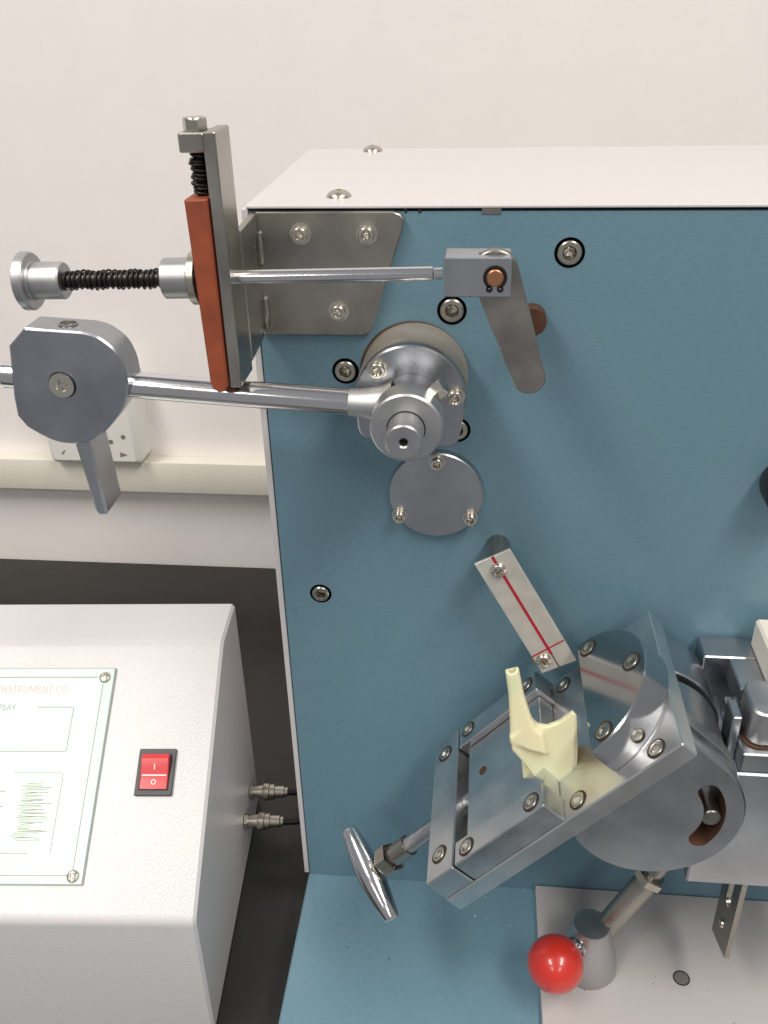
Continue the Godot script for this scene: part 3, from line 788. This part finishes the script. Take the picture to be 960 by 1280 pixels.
func specimen() -> void:
	var t := thing("plastic_specimen", "cream plastic specimen with a narrow hollow stem clamped in the vise", "plastic part", Transform3D(Basis(Vector3(1, 0, 0), Vector3(0, 0.98242, -0.18666), Vector3(0, 0.18666, 0.98242)), Vector3(0.125, 0.158, 0.077)))
	var body := pts([-0.0148, 0.0300, -0.0060, 0.0360, -0.0030, 0.0344, 0.0005, 0.0338, 0.0052, 0.0362, 0.0106, 0.0418, 0.0114, 0.0333, 0.0125, 0.0197, 0.0114, 0.0078, 0.0041, -0.0010, -0.0023, 0.0065, -0.0090, 0.0168, -0.0139, 0.0235])
	var stem := pts([-0.0181, 0.0590, -0.0126, 0.0606, -0.0100, 0.0490, -0.0066, 0.0388, -0.0046, 0.0345, -0.0012, 0.0318, 0.0006, 0.0219, -0.0070, 0.0236, -0.0149, 0.0276, -0.0153, 0.0356, -0.0163, 0.0480])
	var foot := pts([-0.0094, 0.0150, -0.0080, 0.0030, -0.0050, -0.0020, 0.0020, 0.0010, -0.0010, 0.0090])
	var fin := pts([0.001, 0.0408, -0.006, 0.036, -0.010, 0.020, -0.012, 0.006, 0.001, 0.004])
	var slab := func(d2: float, dz: float, rr: float) -> float:
		return Vector2(maxf(d2 + rr, 0.0), maxf(dz + rr, 0.0)).length() + minf(maxf(d2 + rr, dz + rr), 0.0) - rr
	var field := func(p: Vector3) -> float:
		var q := Vector2(p.x, p.y)
		var bend := 13.0 * (p.x - 0.003) * (p.x - 0.003)            # the blade is slightly hollow
		var d: float = slab.call(sd_poly(q, body), absf(p.z - bend + 0.0004) - 0.0016, 0.0009)
		var taper := clampf((0.0606 - p.y) / 0.036, 0.0, 1.0)
		var half := lerpf(0.0025, 0.0031, taper)
		d = smin(d, slab.call(sd_poly(q, stem), absf(p.z - 0.0016 * taper) - half, lerpf(0.0021, 0.0016, taper)), 0.0018)
		d = smin(d, slab.call(sd_poly(q, foot), absf(p.z + 0.0035) - 0.0014, 0.0008), 0.0020)
		d = smin(d, slab.call(sd_poly(Vector2(p.z, p.y), fin), absf(p.x - 0.0118 - 0.0012 * sin(p.y * 90.0)) - 0.0009, 0.0006), 0.0020)
		return maxf(d, -cone(p, Vector3(-0.0156, 0.062, 0.0003), Vector3(-0.0142, 0.050, 0.0003), 0.0015, 0.0015))
	var cell := 0.0005
	var lo := Vector3(-0.0195, -0.005, -0.0140)
	var n := Vector3i(70, 136, 48)
	var f := PackedFloat32Array()
	f.resize(n.x * n.y * n.z)
	for i in n.x:
		for j in n.y:
			for k in n.z: f[(i * n.y + j) * n.z + k] = field.call(lo + Vector3(i, j, k) * cell)
	var at := {}
	var m := MB.new()
	var nv := {}
	for i in n.x - 1:
		for j in n.y - 1:
			for k in n.z - 1:
				var s := 0
				var c := Vector3.ZERO
				var cnt := 0
				var vals := []
				for o in 8:
					var w := f[((i + (o & 1)) * n.y + j + ((o >> 1) & 1)) * n.z + k + (o >> 2)]
					vals.append(w)
					if w < 0.0: s += 1
				if s == 0 or s == 8: continue
				for e in [[0, 1], [2, 3], [4, 5], [6, 7], [0, 2], [1, 3], [4, 6], [5, 7], [0, 4], [1, 5], [2, 6], [3, 7]]:
					var a: float = vals[e[0]]
					var b: float = vals[e[1]]
					if (a < 0.0) != (b < 0.0):
						var pa := Vector3(e[0] & 1, (e[0] >> 1) & 1, e[0] >> 2)
						var pb := Vector3(e[1] & 1, (e[1] >> 1) & 1, e[1] >> 2)
						c += pa.lerp(pb, a / (a - b)); cnt += 1
				var p := lo + (Vector3(i, j, k) + c / cnt) * cell
				at[Vector3i(i, j, k)] = p
				var h := cell * 0.8
				nv[Vector3i(i, j, k)] = Vector3(field.call(p + Vector3(h, 0, 0)) - field.call(p - Vector3(h, 0, 0)), field.call(p + Vector3(0, h, 0)) - field.call(p - Vector3(0, h, 0)), field.call(p + Vector3(0, 0, h)) - field.call(p - Vector3(0, 0, h))).normalized()
	for i in range(1, n.x - 1):
		for j in range(1, n.y - 1):
			for k in range(1, n.z - 1):
				var a := f[(i * n.y + j) * n.z + k] < 0.0
				for ax in 3:
					var d := Vector3i(1 if ax == 0 else 0, 1 if ax == 1 else 0, 1 if ax == 2 else 0)
					var q := Vector3i(i, j, k) + d
					if a == (f[(q.x * n.y + q.y) * n.z + q.z] < 0.0): continue
					var u := Vector3i(d.y, d.z, d.x)
					var w := Vector3i(d.z, d.x, d.y)
					var b := Vector3i(i, j, k)
					var r := [b, b - u, b - u - w, b - w]
					if r.all(func(x): return at.has(x)):
						m.quad(at[r[0]], at[r[1]], at[r[2]], at[r[3]], nv[r[0]], nv[r[1]], nv[r[2]], nv[r[3]])
	part("moulding", m, M.cream_plastic, t)

func clamp_handle() -> void:
	var o := Vector3(0.1595, 0.004, 0.0485)
	var t := thing("clamp_handle", "red ball clamp handle on a turned steel cone below the vise", "handle", Transform3D(Basis(), o))
	part("cone", lathe([[0.0, 0.0], [0.0152, 0.0], [0.0156, 0.0006], [0.0153, 0.006], [0.0135, 0.0145], [0.0112, 0.0245], [0.0095, 0.0318], [0.0091, 0.0325], [0.0, 0.0325]], 56), M.aluminium_turned, t)
	var e := Vector3(0.1868, 0.0655, 0.0405) - o
	var s := Vector3(0.005, 0.020, -0.003)
	part("arm", lathe([[0.0, 0.0], [0.0062, 0.0], [0.0062, (e - s).length()], [0.0, (e - s).length()]], 36), M.dull_steel, t, along(s, e - s))
	part("arm_nut", hex_head(0.0082, 0.0045), M.zinc, t, along(e - (e - s).normalized() * 0.002, e - s))
	part("arm_stud", lathe([[0.0, 0.0], [0.0045, 0.0], [0.0045, 0.05], [0.0, 0.05]], 24), M.dull_steel, t, along(e, e - s))
	var b := Vector3(0.1400, 0.0295, 0.0680) - o
	var q := Vector3(0.0, 0.0235, 0.0)
	part("ball_stem", lathe([[0.0, 0.0], [0.0042, 0.0], [0.0042, (b - q).length()], [0.0, (b - q).length()]], 28), M.chrome, t, along(q, b - q))
	part("stem_ring", lathe([[0.0043, 0.0], [0.0058, 0.0], [0.0058, 0.002], [0.0043, 0.002]], 28), M.chrome, t, along(q + (b - q).normalized() * 0.0105, b - q))
	var pr := []
	for i in 33:
		var a := -PI / 2 + PI * i / 32
		pr.append([maxf(cos(a) * 0.0142, 0.0), sin(a) * 0.0142])
	part("ball", lathe(pr, 64), M.ball_red, t, along(b, b - q))

func console() -> void:
	var b := Basis(Vector3.UP, 4.29 * DEG)
	var o := Vector3(-0.0463, -0.03, 0.0)
	var t := thing("control_console", "pale grey sloping control console with display panel and red power switch", "control console", Transform3D(b, o))
	# side outline in (-z, y), pulled along x
	var lay := Transform3D(Basis(Vector3(0, 0, -1), Vector3(0, 1, 0), Vector3(1, 0, 0)), Vector3.ZERO)
	var pr := PackedVector2Array([Vector2(0.0840, 0.0005), Vector2(0.0840, 0.1672)])
	# corners of the folded sheet are rounded
	var cn := [Vector2(0.0840, 0.1677), Vector2(0.0445, 0.1683), Vector2(-0.0822, 0.0904), Vector2(-0.0840, 0.0005)]
	pr = PackedVector2Array([Vector2(0.0840, 0.0005), Vector2(0.0840, 0.1660), Vector2(0.0828, 0.1674)])
	for i in [1, 2]:
		var p: Vector2 = cn[i]
		var a: Vector2 = p + (cn[i - 1] - p).normalized() * 0.004
		var c: Vector2 = p + (cn[i + 1] - p).normalized() * 0.004
		for k in 6:
			var f := k / 5.0
			pr.append(a.lerp(p, f).lerp(p.lerp(c, f), f))
	pr.append(Vector2(-0.0840, 0.0005))
	part("case", prism(pr, -0.36, 0.0, 0.0016), M.console_paint, t, lay)
	# frame of the slope: x along, y up the slope, z out of it
	var tw := Vector3(0, -0.5255215, 0.85078032)
	var fs := Transform3D(Basis(Vector3(1, 0, 0), -tw, Vector3(1, 0, 0).cross(-tw)), Vector3(0, 0.1686, -0.0443))
	var pl := part("overlay_edge", prism(rect(-0.2605, -0.1320, -0.0594, -0.0166), 0.0002, 0.0009, 0.0), M.print_dark, t, fs)
	pl.name = "display_panel"
	sub("overlay", prism(rect(-0.2600, -0.1316, -0.0599, -0.0171), 0.0002, 0.0015, 0.0002), M.overlay_green, pl, fs)
	var line := func(x0: float, y0: float, x1: float, y1: float, w: float, m: Material) -> void:
		var a := Vector2(x0, y0)
		var c := Vector2(x1, y1)
		var s := (c - a).normalized().orthogonal() * w * 0.5
		sub("printed_line", prism(PackedVector2Array([a - s, c - s, c + s, a + s]), 0.0014, 0.00156, 0.0), m, pl, fs)
	line.call(-0.256, -0.0222, -0.0690, -0.0222, 0.0007, M.print_dark)
	line.call(-0.0654, -0.026, -0.0654, -0.1250, 0.0006, M.print_dark)
	line.call(-0.256, -0.1275, -0.0680, -0.1275, 0.0006, M.print_dark)
	line.call(-0.1000, -0.0395, -0.0800, -0.0395, 0.0006, M.print_dark)
	line.call(-0.0797, -0.0398, -0.0797, -0.0641, 0.0006, M.print_dark)
	line.call(-0.250, -0.0641, -0.0800, -0.0641, 0.0006, M.print_dark)
	line.call(-0.1060, -0.0757, -0.0795, -0.0757, 0.0005, M.print_dark)
	line.call(-0.0790, -0.0760, -0.0788, -0.1170, 0.0005, M.print_dark)
	line.call(-0.250, -0.1170, -0.0905, -0.1170, 0.0005, M.print_dark)
	sub("display_window", prism(rect(-0.240, -0.0605, -0.0832, -0.0455, 0.001, 3), 0.0014, 0.0016, 0.0), M.overlay_window, pl, fs)
	# the printed sketch of the specimen holder at the lower right of the panel
	var rg := RandomNumberGenerator.new()
	rg.seed = 4
	var sk := MB.new()
	for i in 34:
		var y := -0.0815 - i * 0.00088
		var x := -0.1010 + rg.randf_range(0.0, 0.004)
		var l := rg.randf_range(0.006, 0.016)
		var a := rg.randf_range(-0.0007, 0.0007)
		sk.add(prism(PackedVector2Array([Vector2(x, y), Vector2(x + l, y + a), Vector2(x + l, y + a + 0.00035), Vector2(x, y + 0.00035)]), 0.0014, 0.00157, 0.0), Transform3D())
	for i in 12:
		var x := -0.125 + rg.randf_range(0.0, 0.008)
		var y := -0.083 - i * 0.0026
		sk.add(prism(rect(x, y, x + rg.randf_range(0.006, 0.013), y + 0.0004), 0.0014, 0.00157, 0.0), Transform3D())
	sub("printed_sketch", sk, M.print_olive, pl, fs)
	for q in [["X INSTRUMENT CO.", -0.1290, -0.0312, 0.0052, M.print_red], ["DISPLAY", -0.1290, -0.0412, 0.0044, M.print_dark], ["DEVICE", -0.1290, -0.0770, 0.0044, M.print_dark]]:
		var tm := TextMesh.new()
		var sf := SystemFont.new()
		sf.font_names = PackedStringArray(["Droid Sans"])
		tm.font = sf
		tm.text = q[0]
		tm.font_size = 32
		tm.pixel_size = q[3] / 32.0
		tm.depth = 0.0001
		tm.horizontal_alignment = HORIZONTAL_ALIGNMENT_LEFT
		sub("lettering", tm, q[4], pl, fs * Transform3D(Basis(), Vector3(q[1], q[2] + q[3] * 0.35, 0.00157)))
	for y in [-0.0224, -0.1278]:
		sub("screw", cross_head(0.0034, 0.0019), M.plated_screw, pl, fs * along(Vector3(-0.0648, y, 0.0015), Vector3.BACK, 0.2 - y * 5))
	# rocker switch
	var sw := part("power_switch", prism(rect(-0.0393, -0.0875, -0.0191, -0.0626, 0.0006, 2), 0.0, 0.0016, 0.0004), M.switch_frame, t, fs)
	sub("rocker_well", prism(rect(-0.0373, -0.0848, -0.0213, -0.0654), 0.0015, 0.00175, 0.0), M.black, sw, fs)
	# rocker in profile (y, z) pulled along x: upper half stands up, lower half is pressed
	var rk := pts([-0.0842, 0.0012, -0.0842, 0.0024, -0.0768, 0.0030, -0.0688, 0.0056, -0.0662, 0.0046, -0.0662, 0.0012])
	sub("rocker", prism(rk, -0.0367, -0.0219, 0.0003), M.switch_red, sw, fs * Transform3D(Basis(Vector3(0, 1, 0), Vector3(0, 0, 1), Vector3(1, 0, 0)), Vector3.ZERO))
	var rn := Transform3D(Basis(), Vector3(-0.0293, -0.0728, 0.0043)).rotated_local(Vector3.RIGHT, 0.314)
	sub("on_mark", prism(rect(-0.0003, -0.0015, 0.0003, 0.0015), 0.0, 0.00018, 0.0), M.mark_white, sw, fs * rn)
	sub("rocker_line", prism(rect(-0.0066, -0.0004, 0.0066, 0.0003), 0.0, 0.0002, 0.0), M.mark_white, sw, fs * Transform3D(Basis(), Vector3(-0.0293, -0.0771, 0.00305)))
	sub("off_mark", lathe([[0.0009, 0.0], [0.0009, 0.0002], [0.0014, 0.0002], [0.0014, 0.0]], 24), M.mark_white, sw, fs * along(Vector3(-0.0293, -0.0806, 0.00265), Vector3(0, -0.08, 1)))

func cables() -> void:
	var b := Basis(Vector3.UP, 4.29 * DEG)
	var o := Transform3D(b, Vector3(-0.0463, -0.03, 0.0))
	for q in [[Vector3(0.0005, 0.0315, -0.0600), "upper"], [Vector3(0.0005, 0.0305, -0.0360), "lower"]]:
		var p: Vector3 = o * q[0]
		var d := (b * Vector3.RIGHT).normalized()
		var t := thing("cable_plug", "brass coaxial plug with black cable, the %s of two on the console's side" % q[1], "cable plug", along(p, d), "coaxial plugs on the console's side")
		part("socket", lathe([[0.0, 0.0], [0.0052, 0.0, 1], [0.0052, 0.0022, 1], [0.0036, 0.0024], [0.0036, 0.0055], [0.0042, 0.0056], [0.0042, 0.0085], [0.0, 0.0085]], 36), M.zinc, t)
		part("collar", lathe([[0.0, 0.0085], [0.0054, 0.0085], [0.0056, 0.009], [0.0056, 0.0125], [0.005, 0.0132], [0.005, 0.0162], [0.0038, 0.0166], [0.0038, 0.0225], [0.0030, 0.023], [0.0030, 0.0248], [0.0, 0.0248]], 36), M.zinc, t)
		var path := PackedVector3Array()
		for i in 21:
			var f := i / 20.0
			path.append(Vector3(0.002 * f * f, 0.0240 + 0.021 * f, -0.004 * f * f))
		part("cable", tube(path, 0.0024, 12), M.black_plastic, t)
